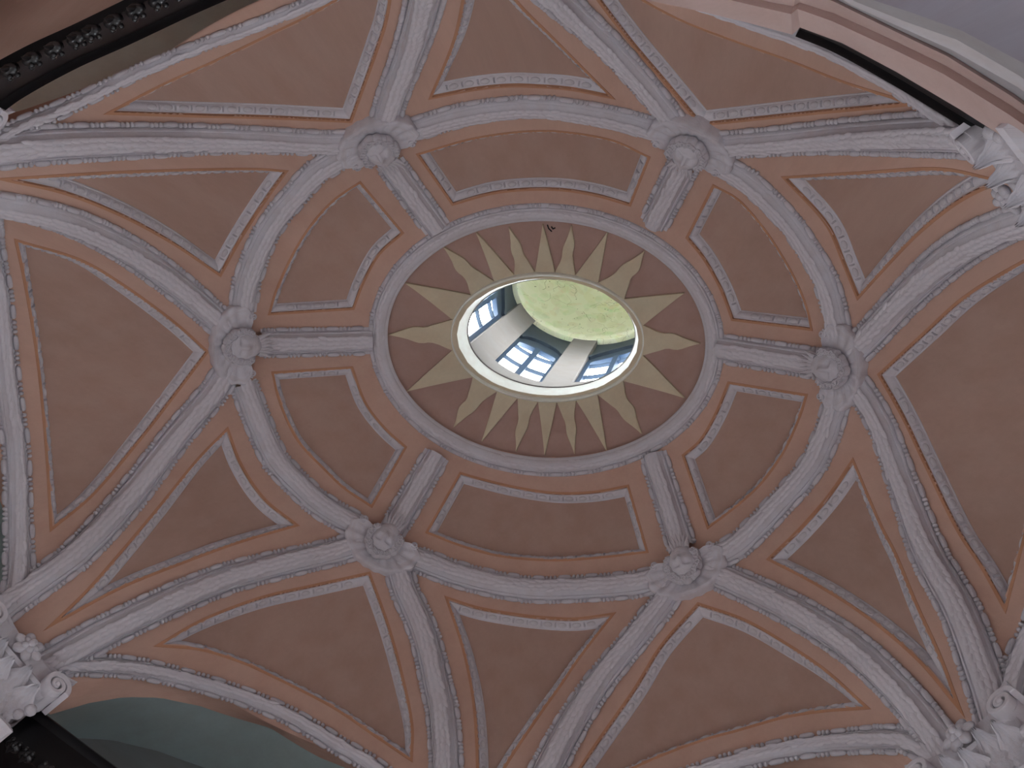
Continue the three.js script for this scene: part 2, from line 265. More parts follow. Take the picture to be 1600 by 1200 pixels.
// panels: pink step, white egg moulding, recessed field
const EGGPROF = [[0.0, -0.02], [0.01, -0.018], [0.014, -0.024], [0.026, -0.028], [0.04, -0.038], [0.05, -0.052], [0.054, -0.066], [0.06, -0.068], [0.064, -0.08]];
const SHAPE = { T: ['four-sided pink panel', 'four-sided panels round the opening'], A: ['large pointed pink panel', 'large pointed panels'], B: ['three-cornered pink panel', 'three-cornered panels between ribs'] };
PANELS.forEach((p, k) => {
  const pts = p.loop.map(([u, v]) => foot(u, v, 0)), n = pts.length;
  let area = 0; pts.forEach((a, i) => { const b = pts[(i + 1) % n]; area += a.x * b.z - b.x * a.z; });
  const c = pts.reduce((s, q) => s.add(q), V(0, 0, 0)).multiplyScalar(1 / n);
  const fr = frames(pts, true), f0 = fr[0], side = Math.sign(f0.B.dot(c.clone().sub(f0.P))) || 1;
  const t = thing('ceiling_panel', `${SHAPE[p[0]][0]} in egg moulding ${p[1]}`, 'ceiling panel', SHAPE[p[0]][1], c);
  mesh('field', cells(bins[k + 2], RECESS, c), M.field, t);
  const step = [], egg = [], dart = [], eggs = [];
  p.corner.forEach((s, e) => {
    const to = e + 1 < p.corner.length ? p.corner[e + 1] : n, run = [];
    for (let i = s; i <= to; i++) run.push({ ...fr[i % n], S: i < n ? fr[i].S : fr[n - 1].S + pts[0].distanceTo(pts[n - 1]) });
    step.push(strip(run, [[-0.022, -0.002], [-0.02, 0.003], [0, 0.003], [0, -0.024]], side)); egg.push(strip(run, EGGPROF, side));
    const s0 = run[0].S, rr = run.map((f) => ({ ...f, S: f.S - s0 })), L = rr[rr.length - 1].S;
    if (L < 0.25) return;
    const gap = L / max(1, round(L / 0.122)), lead = gap * 0.5;
    walk(rr, gap, lead, (f, s2) => {
      const first = run[0], last = run[run.length - 1];
      const room = min(first.P.distanceTo(f.P) - 0.055 * first.B.length(), last.P.distanceTo(f.P) - 0.055 * last.B.length());
      if (room < 0.0) return;
      const tilt = V(0, 0, 0).addScaledVector(f.B, 0.62 * side).addScaledVector(f.N, 0.78).normalize(), g = { T: f.T, N: tilt };
      const at = f.P.clone().addScaledVector(f.B, 0.034 * side).addScaledVector(f.N, -0.035);
      eggs.push(basis(g, at, 0.040, 0.012, 0.022));
      for (const q of [-0.053, -0.061]) dart.push(BEAD.clone().applyMatrix4(basis(g, at.clone().addScaledVector(f.T, q), 0.0028, 0.011, 0.023)));
    });
  });
  mesh('step', local(mergeGeometries(step), c), M.step, t);
  const em = mesh('egg_moulding', local(mergeGeometries(egg), c), M.white, t);
  for (const m of eggs) place(mesh('egg', EGG, M.egg, em), m, c);
  if (dart.length) stuff(mesh('dart_row', local(mergeGeometries(dart), c), M.white, em));
});

// ───────────────────────── ribs ─────────────────────────
const HALF = [[0.126, -0.004], [0.126, 0.012], [0.097, 0.014], [0.094, 0.040], [0.086, 0.048], [0.079, 0.040], [0.074, 0.040], [0.066, 0.058], [0.055, 0.070], [0.052, 0.086], [0.030, 0.096], [0, 0.099]];
const RIBPROF = [...HALF.map(([b, n]) => [-b, n]), ...HALF.slice(0, -1).reverse()];
const RINGPROF = [[-0.088, -0.055], [-0.09, 0.02], [-0.076, 0.034], [-0.06, 0.036], [-0.052, 0.048], [-0.02, 0.058], [0.012, 0.052], [0.028, 0.044], [0.034, 0.034], [0.046, 0.032], [0.05, 0.014], [0.084, 0.012], [0.086, -0.004]];
const RIBNAME = { ring: ['white beaded rib,', 'ribs of the outer oval ring'], spoke: ['short white beaded rib', 'short ribs joining the two rings'], rib: ['long white beaded rib', 'long ribs falling from the masks'], wall_arch: ['narrow white beaded wall arch', 'arch ribs along the walls'] };
function ribThing(label, group, fr, prof, rows, leafB, bs = 1) {
  const mid = fr[floor(fr.length / 2)].P.clone(), t = thing('plaster_rib', label, 'ceiling rib', group, mid);
  mesh('rib_moulding', local(strip(fr, prof), mid), M.white, t);
  const reel = [], leaf = [];
  for (const [b, n] of rows) walk(fr, 0.236, 0.1 + rnd() * 0.05, (f, s, total) => {
    const at = (d) => f.P.clone().addScaledVector(f.B, b).addScaledVector(f.N, n).addScaledVector(f.T, d), w = 0.92 + rnd() * 0.16;
    place(mesh('bead', BEAD, M.white, t), basis(f, at(0), 0.060 * w, 0.022 * bs, 0.021 * bs), mid);
    for (const d of [0.083, 0.119, 0.155]) if (s + d < total) reel.push(ROUND.clone().applyMatrix4(basis(f, at(d), 0.016, 0.021 * bs, 0.0205 * bs)));
  });
  leafB.forEach(([b, n, w], q) => walk(fr, 0.066, 0.02 + 0.033 * (q % 2), (f) => {
    const at = f.P.clone().addScaledVector(f.B, b + (rnd() - 0.5) * 0.006).addScaledVector(f.N, n), g = { N: f.N.clone().addScaledVector(f.B, b * 4 / 1).normalize(), T: f.T.clone().addScaledVector(f.B, b * 3 + (rnd() - 0.5) * 0.3).normalize() };
    leaf.push(LEAF.clone().applyMatrix4(basis(g, at, 0.1, 0.0065 + rnd() * 0.003, w)));
  }));
  if (reel.length) stuff(mesh('reel_row', local(mergeGeometries(reel), mid), M.white, t));
  if (leaf.length) stuff(mesh('laurel_band', local(mergeGeometries(leaf), mid), M.white, t));
  return t;
}
for (const [kind, where, px] of RIBS) {
  const pts = spline(px, 7).map(([u, v]) => foot(u, v, 0.075));
  if (kind === 'wall_arch') {
    const w = { upright: 0.7, over: 0.5, along: 0.56, beside: 0.36, half: 0.5, just: 0.7 }[where.split(' ')[0]];
    ribThing(`${RIBNAME[kind][0]} ${where}`, RIBNAME[kind][1], frames(pts), RIBPROF.map(([b, n]) => [b * w, n * (0.3 + 0.75 * w)]), [[-0.126 * w - 0.006, 0.02], [0.126 * w + 0.006, 0.02]], [[-0.026 * w, 0.092 * (0.3 + 0.75 * w), 0.03], [0.026 * w, 0.092 * (0.3 + 0.75 * w), 0.03]], min(1, 0.55 + 0.65 * w));
  }
  else ribThing(`${RIBNAME[kind][0]} ${where}`, RIBNAME[kind][1], frames(pts), RIBPROF, [[-0.119, 0.02], [0.119, 0.02]], [[-0.033, 0.091, 0.034], [0.033, 0.091, 0.034], [0, 0.097, 0.036]]);
}
{ // closed inner ring
  const pts = []; for (let i = 0; i <= 240; i++) { const t = -i / 240 * 2 * PI + PI / 2, x = 1.535 * cos(t), z = 1.172 * sin(t); pts.push(V(x, domeY(x, z), z)); }
  const fr = frames(pts); { const N = fr[0].N, B = fr[0].B.clone().add(fr[240].B).normalize(); fr[0].B = fr[240].B = B; }
  const out = Math.sign(fr[0].B.dot(fr[0].P.clone().setY(0))); if (out < 0) fr.forEach((f) => f.B.negate());
  ribThing('white plaster oval ring framing the sunburst, beaded on its outer side', 'inner oval ring', fr, RINGPROF, [[0.066, 0.016]], [[-0.03, 0.044, 0.034], [0.006, 0.05, 0.034]]);
}

// ───────────────────────── sunburst ─────────────────────────
{
  const o = V(0, domeY(0, 0), 0), t = thing('sunburst', 'cream plaster sunburst with straight and wavy rays round the oval opening', 'sunburst', null, o);
  mesh('sun_field', cells(bins[1], SUNK, o), M.sunField, t);
  const n = TIPS.length, LA = 0.915, LB = 0.608, lift = SUNK;
  const tips = TIPS.map(([u, v]) => { const d = ray(u, v); let k = 8; const p = V(0, 0, 0); for (let i = 0; i < 40; i++) { p.copy(CAM).addScaledVector(d, k); k += (domeY(p.x, p.z) + 0.02 - p.y) / d.y; } return p; });
  const ang = tips.map((p) => atan2(p.z / SUN.b, p.x / SUN.a));
  const WAVE = [[0, 1, 1], [0.1, 0.84, 0.86], [0.2, 0.66, 0.74], [0.3, 0.54, 0.62], [0.38, 0.52, 0.5], [0.46, 0.56, 0.46], [0.54, 0.54, 0.5], [0.62, 0.44, 0.5], [0.7, 0.31, 0.42], [0.8, 0.2, 0.26], [0.9, 0.1, 0.12], [1, 0.015, 0.015]];
  for (let k = 0; k < n; k++) {
    let a0 = ang[(k + n - 1) % n], a1 = ang[k], a2 = ang[(k + 1) % n];
    while (a0 - a1 > PI) a0 -= 2 * PI; while (a1 - a0 > PI) a0 += 2 * PI; while (a2 - a1 > PI) a2 -= 2 * PI; while (a1 - a2 > PI) a2 += 2 * PI;
    const l = (a0 + a1) / 2, r = (a1 + a2) / 2, wavy = k % 2 === 0, tip = tips[k].clone().setY(0); tip.multiplyScalar(0.99);
    const rows = wavy ? WAVE : [0, 0.2, 0.4, 0.6, 0.8, 1].map((s) => [s, max(0.012, 1 - s), max(0.012, 1 - s)]);
    const PL = V(LA * cos(l), 0, LB * sin(l)), PR = V(LA * cos(r), 0, LB * sin(r)), PM = V(LA * cos(a1), 0, LB * sin(a1)), cut = 0.03;
    const pos = [], uv = [], idx = [];
    const put = (p, h) => { const N = domeN(p.x, p.z), y = domeY(p.x, p.z); pos.push(p.x - N.x * (lift - h) - o.x, y - N.y * (lift - h) - o.y, p.z - N.z * (lift - h) - o.z); uv.push(p.x / 1.5, p.z / 1.5); };
    const out = [[-0.14, 1, 1], ...rows];
    for (const [s, wl, wr] of out) {
      const m = PM.clone().lerp(tip, s), hl = PL.clone().sub(PM), hr = PR.clone().sub(PM), q = s < 0 ? 1 : 1;
      const L = m.clone().addScaledVector(hl, wl * 0.985), R = m.clone().addScaledVector(hr, wr * 0.985);
      put(L, -0.005); put(L, 0.03); put(m, 0.034); put(R, 0.03); put(R, -0.005);
    }
    for (let i = 0; i + 1 < out.length; i++) for (let q = 0; q < 4; q++) { const a = i * 5 + q, b = a + 5; idx.push(a, a + 1, b, a + 1, b + 1, b); }
    mesh(wavy ? 'wavy_ray' : 'straight_ray', toCreasedNormals(geom(pos, uv, idx), 0.6), M.ray, t);
  }
}
{ // soot mark by the topmost ray
  const p = foot(861, 357, -0.03), N = domeN(p.x, p.z), t = thing('soot_mark', 'small black hooked soot mark beside the topmost straight ray', 'mark', null, p);
  const f = frames([[855, 351], [857, 357], [860, 360], [862, 362]].map(([u, v]) => foot(u, v, -0.036))), g = frames([[861, 354], [864, 358], [868, 356]].map(([u, v]) => foot(u, v, -0.036)));
  const pr = [[-0.006, -0.04], [-0.004, -0.034], [0.004, -0.034], [0.006, -0.04]];
  mesh('smear', local(strip(f, pr), p), M.soot, t); mesh('smear', local(strip(g, pr), p), M.soot, t);
}

// ───────────────────────── masks at the rib crossings ─────────────────────────
function maskHead() {                      // x across, y towards the crown of the head, z towards the room
  const g = new THREE.SphereGeometry(1, 56, 44), p = g.attributes.position, bump = (x, y, a, b, sx, sy) => exp(-(((x - a) / sx) ** 2) - ((y - b) / sy) ** 2);
  for (let i = 0; i < p.count; i++) {
    let x = p.getX(i), y = p.getY(i), z = p.getZ(i);
    let w = 1 - 0.22 * max(0, -y) ** 1.5, d = 0;
    if (z > -0.2) {
      const f = min(1, (z + 0.2) * 1.6);
      d += 0.30 * bump(x, y, 0, 0.10, 0.11, 0.22) * f;                 // nose
      d += 0.10 * bump(x, y, 0, 0.0, 0.19, 0.09) * f;                 // nostrils
      d += 0.12 * bump(abs(x), y, 0.3, 0.42, 0.22, 0.08) * f;           // brows
      d -= 0.16 * bump(abs(x), y, 0.31, 0.27, 0.15, 0.1) * f;           // sockets
      d += 0.07 * bump(abs(x), y, 0.31, 0.26, 0.08, 0.05) * f;          // eyes
      d += 0.08 * bump(abs(x), y, 0.42, 0.0, 0.18, 0.2) * f;          // cheeks
      d += 0.09 * bump(x, y, 0, -0.18, 0.2, 0.04) * f; d -= 0.09 * bump(x, y, 0, -0.255, 0.18, 0.03) * f; d += 0.09 * bump(x, y, 0, -0.325, 0.16, 0.045) * f;   // lips
      d += 0.12 * bump(x, y, 0, -0.58, 0.2, 0.14) * f;                  // chin
    }
    p.setXYZ(i, x * 0.098 * w, y * 0.126, (z * 0.075 + d * 0.13));
  }
  g.computeVertexNormals(); return g;
}
const HEAD = maskHead();
function hairGeo() {
  const parts = [];
  for (let k = 0; k < 22; k++) { // locks round the face, from crown to beard
    const a = lerp(-0.62 * PI, 0.62 * PI, k / 21) + PI / 2, r = 1 + 0.05 * ((k % 3) - 1), x = 0.094 * r * cos(a), y = 0.116 * r * sin(a) + 0.006;
    const g = new THREE.SphereGeometry(1, 9, 6); g.scale(0.025, 0.036, 0.034); g.rotateZ(a + 0.6 * ((k % 2) - 0.5)); g.translate(x, y, 0.032 - 0.004 * (k % 2)); parts.push(g);
    const h = new THREE.TorusGeometry(0.013, 0.0055, 5, 10, 5); h.translate(x * 1.04, y * 1.03, 0.062); parts.push(h);
  }
  return mergeGeometries(parts);
}
function beardGeo() { const parts = []; for (let k = -3; k <= 3; k++) { const g = new THREE.ConeGeometry(0.02, 0.13 - 0.012 * abs(k), 7); g.rotateZ(PI + k * 0.12); g.scale(1, 1, 0.8); g.translate(k * 0.021, -0.150 + 0.006 * abs(k), 0.03); parts.push(g); } return mergeGeometries(parts); }
function collarGeo() {                     // fluted shell standing round the crown side of the head
  const nA = 90, prof = [[0.085, 0.085], [0.12, 0.082], [0.16, 0.082], [0.2, 0.088], [0.235, 0.098], [0.255, 0.1], [0.268, 0.09], [0.272, 0.06], [0.262, -0.03]], pos = [], uv = [], idx = [];
  for (let i = 0; i <= nA; i++) {
    const f = i / nA, a = lerp(-118, 118, f) * PI / 180, q = abs(sin(a)), back = max(0, -cos(a));
    prof.forEach(([r, h], k) => {
      const t = k / (prof.length - 1), fl = cos(f * 2 * PI * 11), R = r * (0.83 + 0.27 * q ** 2 + 0.06 * back) * (1 + 0.02 * fl * (k > 3 ? 1 : 0));
      const tip = min(1, max(0, (abs(2 * f - 1) - 0.8) / 0.2)), Rr = 0.085 + (R - 0.085) * (0.2 + 0.8 * sqrt(max(0, 1 - tip * tip))), wave = 0.005 * fl * (k > 1 && k < 7 ? 1 : 0), end = 0.018 * exp(-(((1 - abs(2 * f - 1)) / 0.09) ** 2));
      pos.push(Rr * sin(a), Rr * cos(a), h + wave + end); uv.push(f, t);
    });
  }
  const m = prof.length; for (let i = 0; i < nA; i++) for (let k = 0; k + 1 < m; k++) { const a = i * m + k, b = a + m; idx.push(a, b, a + 1, a + 1, b, b + 1); }
  // closing walls at both ends
  for (const i of [0, nA]) { const base = pos.length / 3; prof.forEach((_, k) => { const q = (i * m + k) * 3; pos.push(pos[q], pos[q + 1], pos[q + 2], pos[q], pos[q + 1], -0.03); uv.push(0, 0, 0, 1); }); for (let k = 0; k + 1 < m; k++) { const a = base + 2 * k; idx.push(a, a + 1, a + 2, a + 1, a + 3, a + 2); } }
  return toCreasedNormals(geom(pos, uv, idx), 0.8);
}
function curlGeo() { const pts = []; for (let i = 0; i <= 40; i++) { const a = i / 40 * 3.4 * PI, r = 0.034 * (1 - i / 46); pts.push(V(r * cos(a), r * sin(a), 0.004 * i / 10)); } return new THREE.TubeGeometry(new THREE.CatmullRomCurve3(pts), 44, 0.0095, 6); }
const HAIR = hairGeo(), BEARD = beardGeo(), COLLAR = collarGeo(), CURL = curlGeo();
for (const [where, [u, v], [su, sv]] of MASKS) {
  const P = foot(u, v, 0.14), N = domeN(P.x, P.z), Y = P.clone().sub(foot(su, sv, 0.06)); Y.addScaledVector(N, -Y.dot(N)).normalize();
  const t = thing('ceiling_mask', `white plaster mask in a shell collar, ${where} of the six round the opening`, 'mask', 'masks at the rib crossings', P);
  t.quaternion.setFromRotationMatrix(new THREE.Matrix4().makeBasis(Y.clone().cross(N).normalize(), Y, N));
  { const c = mesh('shell_collar', COLLAR, M.white, t); c.scale.set(1.18, 1.12, 1.25); }
  for (const s of [-1, 1]) { const c = mesh('scroll', CURL, M.white, t); c.position.set(s * 0.252, -0.105, 0.118); c.scale.set(s, 1, 1); }
  const h = mesh('face', HEAD, M.white, t); h.position.set(0, -0.02, 0.115); h.scale.setScalar(1.38);
  mesh('hair', HAIR, M.white, h); mesh('beard', BEARD, M.white, h);
}

// ───────────────────────── oculus rim and lantern ─────────────────────────
function rings(list, nt, a0 = 0, a1 = 2 * PI, vs = 1) { // list of [a, b, y]
  const pos = [], uv = [], idx = [], m = nt + 1; let s = 0;
  list.forEach(([a, b, y], k) => { if (k) s += hypot(a - list[k - 1][0], y - list[k - 1][2]); for (let i = 0; i <= nt; i++) { const t = lerp(a0, a1, i / nt); pos.push(a * cos(t), y, b * sin(t)); uv.push(t * 0.8, s * vs); } });
  for (let k = 0; k + 1 < list.length; k++) for (let i = 0; i < nt; i++) { const p = k * m + i; idx.push(p, p + 1, p + m, p + 1, p + m + 1, p + m); }
  return geom(pos, uv, idx);
}
const H = (z) => z + EYE;
{
  const o = V(0, H(9.15), 0), t = thing('oculus_rim', 'rounded cream rim of the oval opening, glowing with daylight from above', 'rim', null, o);
  mesh('lip', local(rings([[0.922, 0.617, H(9.21)], [0.904, 0.598, H(9.168)], [0.897, 0.591, H(9.16)], [0.888, 0.584, H(9.164)], [0.876, 0.575, H(9.185)], [0.862, 0.565, H(9.22)], [0.845, 0.552, H(9.275)], [0.825, 0.538, H(9.36)], [0.805, 0.522, H(9.42)]], 144), o), M.rim, t);
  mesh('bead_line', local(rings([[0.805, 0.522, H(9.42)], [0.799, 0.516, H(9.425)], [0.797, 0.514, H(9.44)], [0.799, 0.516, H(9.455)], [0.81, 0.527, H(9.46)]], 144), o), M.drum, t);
}
const LA = 1.0, LB = 0.72, LT = 0.2;
function bent(a, b, o, t, y) { return V((a + o) * cos(t), y, (b + o) * sin(t)); }
function ovalWall(a, b, thick, y0, y1, holes, step) { // holes: {t0, t1, yb, yt(t)}
  const ts = new Set(); const n = ceil(2 * PI / step); for (let i = 0; i < n; i++) ts.add(i / n * 2 * PI);
  for (const h of holes) { for (let i = 0; i <= 10; i++) ts.add(lerp(h.t0, h.t1, i / 10)); }
  const list = [...ts].filter((t) => { for (const h of holes) if (t > h.t0 + 1e-6 && t < h.t1 - 1e-6) { const q = (t - h.t0) / (h.t1 - h.t0) * 10; return abs(q - round(q)) < 1e-6; } return true; }).sort((p, q) => p - q); list.push(list[0] + 2 * PI);
  const pos = [], uv = [], idx = [];
  const quad = (p) => { const k = pos.length / 3; for (const v of p) { pos.push(v.x, v.y, v.z); uv.push((atan2(v.z / b, v.x / a) * (a + b) / 2 + (hypot(v.x / a, v.z / b) - 1)) / 1.5, v.y / 1.5); } idx.push(k, k + 1, k + 2, k, k + 2, k + 3); };
  for (let i = 0; i + 1 < list.length; i++) {
    const s = list[i], e = list[i + 1], m = (s + e) / 2, h = holes.find((q) => (m > q.t0 && m < q.t1) || (m - 2 * PI > q.t0 && m - 2 * PI < q.t1));
    const W = (t, y, o) => bent(a, b, o, t, y);
    const solid = (b0, b1, c0, c1) => { quad([W(s, b0, 0), W(e, b1, 0), W(e, c1, 0), W(s, c0, 0)]); quad([W(e, b1, thick), W(s, b0, thick), W(s, c0, thick), W(e, c1, thick)]); quad([W(s, c0, 0), W(e, c1, 0), W(e, c1, thick), W(s, c0, thick)]); quad([W(e, b1, 0), W(s, b0, 0), W(s, b0, thick), W(e, b1, thick)]); };
    if (!h) solid(y0, y0, y1, y1);
    else {
      const at = (t) => h.yt(t > h.t1 + 1e-6 ? t - 2 * PI : t);
      solid(y0, y0, h.yb, h.yb); if (at(m) < y1 - 0.001) solid(at(s), at(e), y1, y1);
      if (abs(s - h.t0) < 1e-6 || abs(s - 2 * PI - h.t0) < 1e-6) quad([W(s, h.yb, 0), W(s, h.yb, thick), W(s, at(s), thick), W(s, at(s), 0)]);
      if (abs(e - h.t1) < 1e-6 || abs(e - 2 * PI - h.t1) < 1e-6) quad([W(e, h.yb, thick), W(e, h.yb, 0), W(e, at(e), 0), W(e, at(e), thick)]);
    }
  }
  return toCreasedNormals(geom(pos, uv, idx), 0.5);
}
function bentBar(a, b, line, w, o0, o1) { // a bar with square section along a line of [t, y] on a bent wall, w wide, from offset o0 to o1
  const pos = [], uv = [], idx = [];
  line.forEach(([t, y], i) => {
    const [ta, ya] = line[max(0, i - 1)], [tb, yb] = line[min(line.length - 1, i + 1)], R = hypot(a * sin(t), b * cos(t));
    let dx = (tb - ta) * R, dy = yb - ya; const l = hypot(dx, dy); dx /= l; dy /= l;
    for (const [s, o] of [[-1, o0], [1, o0], [1, o1], [-1, o1]]) { const p = bent(a, b, o, t - dy * s * w / 2 / R, y + dx * s * w / 2); pos.push(p.x, p.y, p.z); uv.push(i * 0.1, 0); }
  });
  for (let i = 0; i + 1 < line.length; i++) for (let q = 0; q < 4; q++) { const A = i * 4 + q, B = i * 4 + (q + 1) % 4; idx.push(A, B, A + 4, B, B + 4, A + 4); }
  const e = (line.length - 1) * 4; idx.push(0, 2, 1, 0, 3, 2, e, e + 1, e + 2, e, e + 2, e + 3);
  return toCreasedNormals(geom(pos, uv, idx), 0.5);
}
const along = (t0, t1, y, n = 8) => Array.from({ length: n + 1 }, (_, i) => [lerp(t0, t1, i / n), typeof y === 'function' ? y(lerp(t0, t1, i / n)) : y]);
let windowNo = 0;
function bentWindow(a, b, t0, t1, yb, yt, rows, head, mats, o = 0.08, cols = 2) {
  const g = new THREE.Group(); g.name = `window_${++windowNo}`; g.userData.kind = 'structure'; scene.add(g);
  const tm = (t0 + t1) / 2, R = hypot(a * sin(tm), b * cos(tm)), in_ = 0.022 / R, c = bent(a, b, o, tm, yb); g.position.copy(c);
  const bar = (name, line, w, p0, p1) => mesh(name, local(bentBar(a, b, line, w, p0, p1), c), mats.frame, g);
  bar('jamb', [[t0 + in_, yb], [t0 + in_, yt(t0 + in_)]], 0.05, o - 0.03, o + 0.03); bar('jamb', [[t1 - in_, yb], [t1 - in_, yt(t1 - in_)]], 0.05, o - 0.03, o + 0.03);
  bar('sill_rail', along(t0, t1, yb + 0.025), 0.06, o - 0.03, o + 0.03); bar('arch_rail', along(t0, t1, (t) => yt(t) - 0.02, 12), 0.05, o - 0.03, o + 0.03);
  const xs = Array.from({ length: cols + 1 }, (_, i) => lerp(t0, t1, i / cols));
  for (const t of xs.slice(1, -1)) bar('mullion', [[t, yb], [t, yt(t)]], 0.062, o - 0.035, o + 0.03);
  for (const y of rows) bar('glazing_bar', along(t0, t1, y), 0.032, o - 0.02, o + 0.02);
  const ys = [yb, ...rows, null];
  for (let i = 0; i + 1 < xs.length; i++) for (let k = 0; k + 1 < ys.length; k++) {
    const pos = [], uv = [], idx = [], n = 6;
    for (let q = 0; q <= n; q++) { const t = lerp(xs[i], xs[i + 1], q / n), lo = bent(a, b, o, t, ys[k]), hi = bent(a, b, o, t, ys[k + 1] ?? yt(t)); pos.push(lo.x, lo.y, lo.z, hi.x, hi.y, hi.z); uv.push(q, 0, q, 1); if (q < n) { const p = q * 2; idx.push(p, p + 2, p + 1, p + 1, p + 2, p + 3); } }
    const pane = mesh('pane', local(geom(pos, uv, idx), c), M.glass, g); pane.castShadow = false;
  }
  if (head) { // dark boarded spandrel above the arched top
    const pos = [], uv = [], idx = [], n = 16;
    for (let q = 0; q <= n; q++) { const t = lerp(t0, t1, q / n); for (const [y, p] of [[yt(t), o - 0.02], [head, o - 0.02], [head, o + 0.03], [yt(t), o + 0.03]]) { const v = bent(a, b, p, t, y); pos.push(v.x, v.y, v.z); uv.push(t, y); } if (q < n) for (let s = 0; s < 4; s++) { const A = q * 4 + s, B = q * 4 + (s + 1) % 4; idx.push(A, B, A + 4, B, B + 4, A + 4); } }
    const h = mesh('spandrel_board', local(toCreasedNormals(geom(pos, uv, idx), 0.5), c), M.darkWood, g);
    mesh('arch_trim', local(bentBar(a, b, along(t0, t1, (t) => yt(t) + 0.34 - 0.1 * ((t - tm) / (t1 - tm)) ** 2, 12), 0.05, o - 0.06, o), c), M.darkWood, g);
  }
  return g;
}
const D = PI / 180;
const LANTERN = [[180, 20.5, 9.86], [239, 17, 10.42], [292.5, 19, 10.55], [345, 17, 10.42], [31, 17, 10.42], [77, 17, 10.42], [129, 18, 10.42]].map(([c, w, yb]) => ({ t0: (c - w) * D, t1: (c + w) * D, yb: H(yb) }));
LANTERN.forEach((w) => { const m = (w.t0 + w.t1) / 2, h = (w.t1 - w.t0) / 2; w.glass = (t) => H(11.74) + 0.28 * sqrt(max(0, 1 - 0.96 * ((t - m) / h) ** 2)); });
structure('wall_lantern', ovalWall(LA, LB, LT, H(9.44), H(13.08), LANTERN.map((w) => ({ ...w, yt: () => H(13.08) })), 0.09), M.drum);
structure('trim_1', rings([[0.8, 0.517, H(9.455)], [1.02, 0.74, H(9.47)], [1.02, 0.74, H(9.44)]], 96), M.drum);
LANTERN.forEach((w, i) => bentWindow(LA, LB, w.t0, w.t1, w.yb, w.glass, (i === 0 ? [10.34, 11.04, 11.68] : i === 2 ? [11.12, 11.72] : [11.05, 11.68]).map(H), H(13.08), { frame: M.frame }));
{
  const list = [[1.06, 0.78, H(13.02)], [1.0, 0.72, H(13.0)], [0.985, 0.705, H(13.02)], [0.985, 0.705, H(13.06)], [0.965, 0.685, H(13.075)], [0.955, 0.675, H(13.12)]];
  for (let i = 1; i <= 22; i++) { const a = i / 22 * PI / 2; list.push([0.955 * cos(a) + 0.001, 0.675 * cos(a) + 0.001, H(13.12) + 0.85 * sin(a)]); }
  const g = rings(list, 96), p = g.attributes.position, uv = g.attributes.uv; for (let i = 0; i < p.count; i++) uv.setXY(i, p.getX(i) / 1.6 + 0.5, p.getZ(i) / 1.6 + 0.4 * (p.getY(i) - H(13)));
  structure('ceiling_lantern', g, M.cupola);
  structure('roof_lantern', rings([[1.3, 1.02, H(12.95)], [1.3, 1.02, H(13.2)], [0.9, 0.65, H(14.0)], [0.001, 0.001, H(14.3)]], 48), M.greyDark);
}

// ───────────────────────── walls and recesses round the room ─────────────────────────
const BAY = [['right', -35, 35], ['upper_right', 35, 90], ['upper_left', 90, 145], ['left', 145, 215], ['lower_left', 215, 270], ['lower_right', 270, 325]];
const R_ARCH = 3.08, R_WALL = 3.62;
const archPx = { 2: [[0, 185], [100, 150], [200, 112], [300, 70], [400, 28], [470, 2]], 4: [[81, 1119], [125, 1101], [194, 1089], [250, 1090], [312, 1103], [422, 1137], [500, 1184]] };
const pDeg = (p, r) => { let t = atan2(p.z / r, p.x / 1.25 / r) / D; if (t < -36) t += 360; return t; };
function tableOf(px, r) { return px.map(([u, v]) => { const p = onWall(u, v, r); return [pDeg(p, r), p.y]; }).sort((a, b) => a[0] - b[0]); }
const tabTL = tableOf(archPx[2], R_ARCH), tabBL = tableOf(archPx[4], R_ARCH);
function readTab(tab, t) { if (t <= tab[0][0]) return tab[0][1]; for (let i = 1; i < tab.length; i++) if (t <= tab[i][0]) return lerp(tab[i - 1][1], tab[i][1], (t - tab[i - 1][0]) / (tab[i][0] - tab[i - 1][0])); return tab[tab.length - 1][1]; }
function edgeY(t) {                        // height of the pink arch edge; t in degrees
  const ro = rOut(t * D), dome = domeY(1.25 * ro * cos(t * D), ro * sin(t * D)), ease = (d) => { const f = min(1, max(0, d / 5)); return f * f * (3 - 2 * f); };
  if (t > 35 && t < 145) { const m = t < 90 ? 180 - t : t, q = tabTL[0][0]; return lerp(dome, m < q ? lerp(dome, tabTL[0][1], ease((m - 90) / (q - 90) * 5)) : readTab(tabTL, m), ease(145 - m)); }
  if (t > 215 && t < 325) { const m = t > 270 ? 540 - t : t, q = tabBL[tabBL.length - 1]; return lerp(dome, m > q[0] ? lerp(dome, q[1], ease((270 - m) / (270 - q[0]) * 5)) : readTab(tabBL, m), ease(m - 215)); }
  return dome + 0.06;
}
BAY.forEach(([where, t0, t1], i) => {
  const n = 56, ring = (r, y) => Array.from({ length: n + 1 }, (_, k) => { const t = lerp(t0, t1, k / n); return oval(typeof r === 'function' ? r(t * D) : r, t * D, y(t)); });
  const loft = (A, B) => { const pos = [], uv = [], idx = [], m = A.length; [A, B].forEach((L, k) => L.forEach((p, q) => { pos.push(p.x, p.y, p.z); uv.push(q * 0.05, k * 0.4); })); for (let q = 0; q + 1 < m; q++) idx.push(q, q + 1, q + m, q + 1, q + m + 1, q + m); return geom(pos, uv, idx); };
  const dome = (t) => { const ro = rOut(t * D); return domeY(1.25 * ro * cos(t * D), ro * sin(t * D)); };
  structure(`trim_${i + 2}`, loft(ring((q) => rOut(q) - 0.005, dome), ring(R_ARCH, edgeY)), M.face);
  structure(`ceiling_${where}_bay`, loft(ring(R_ARCH, edgeY), ring(R_WALL + 0.08, (t) => edgeY(t) + 0.0)), i === 2 ? M.limeGrey : M.grey);
});
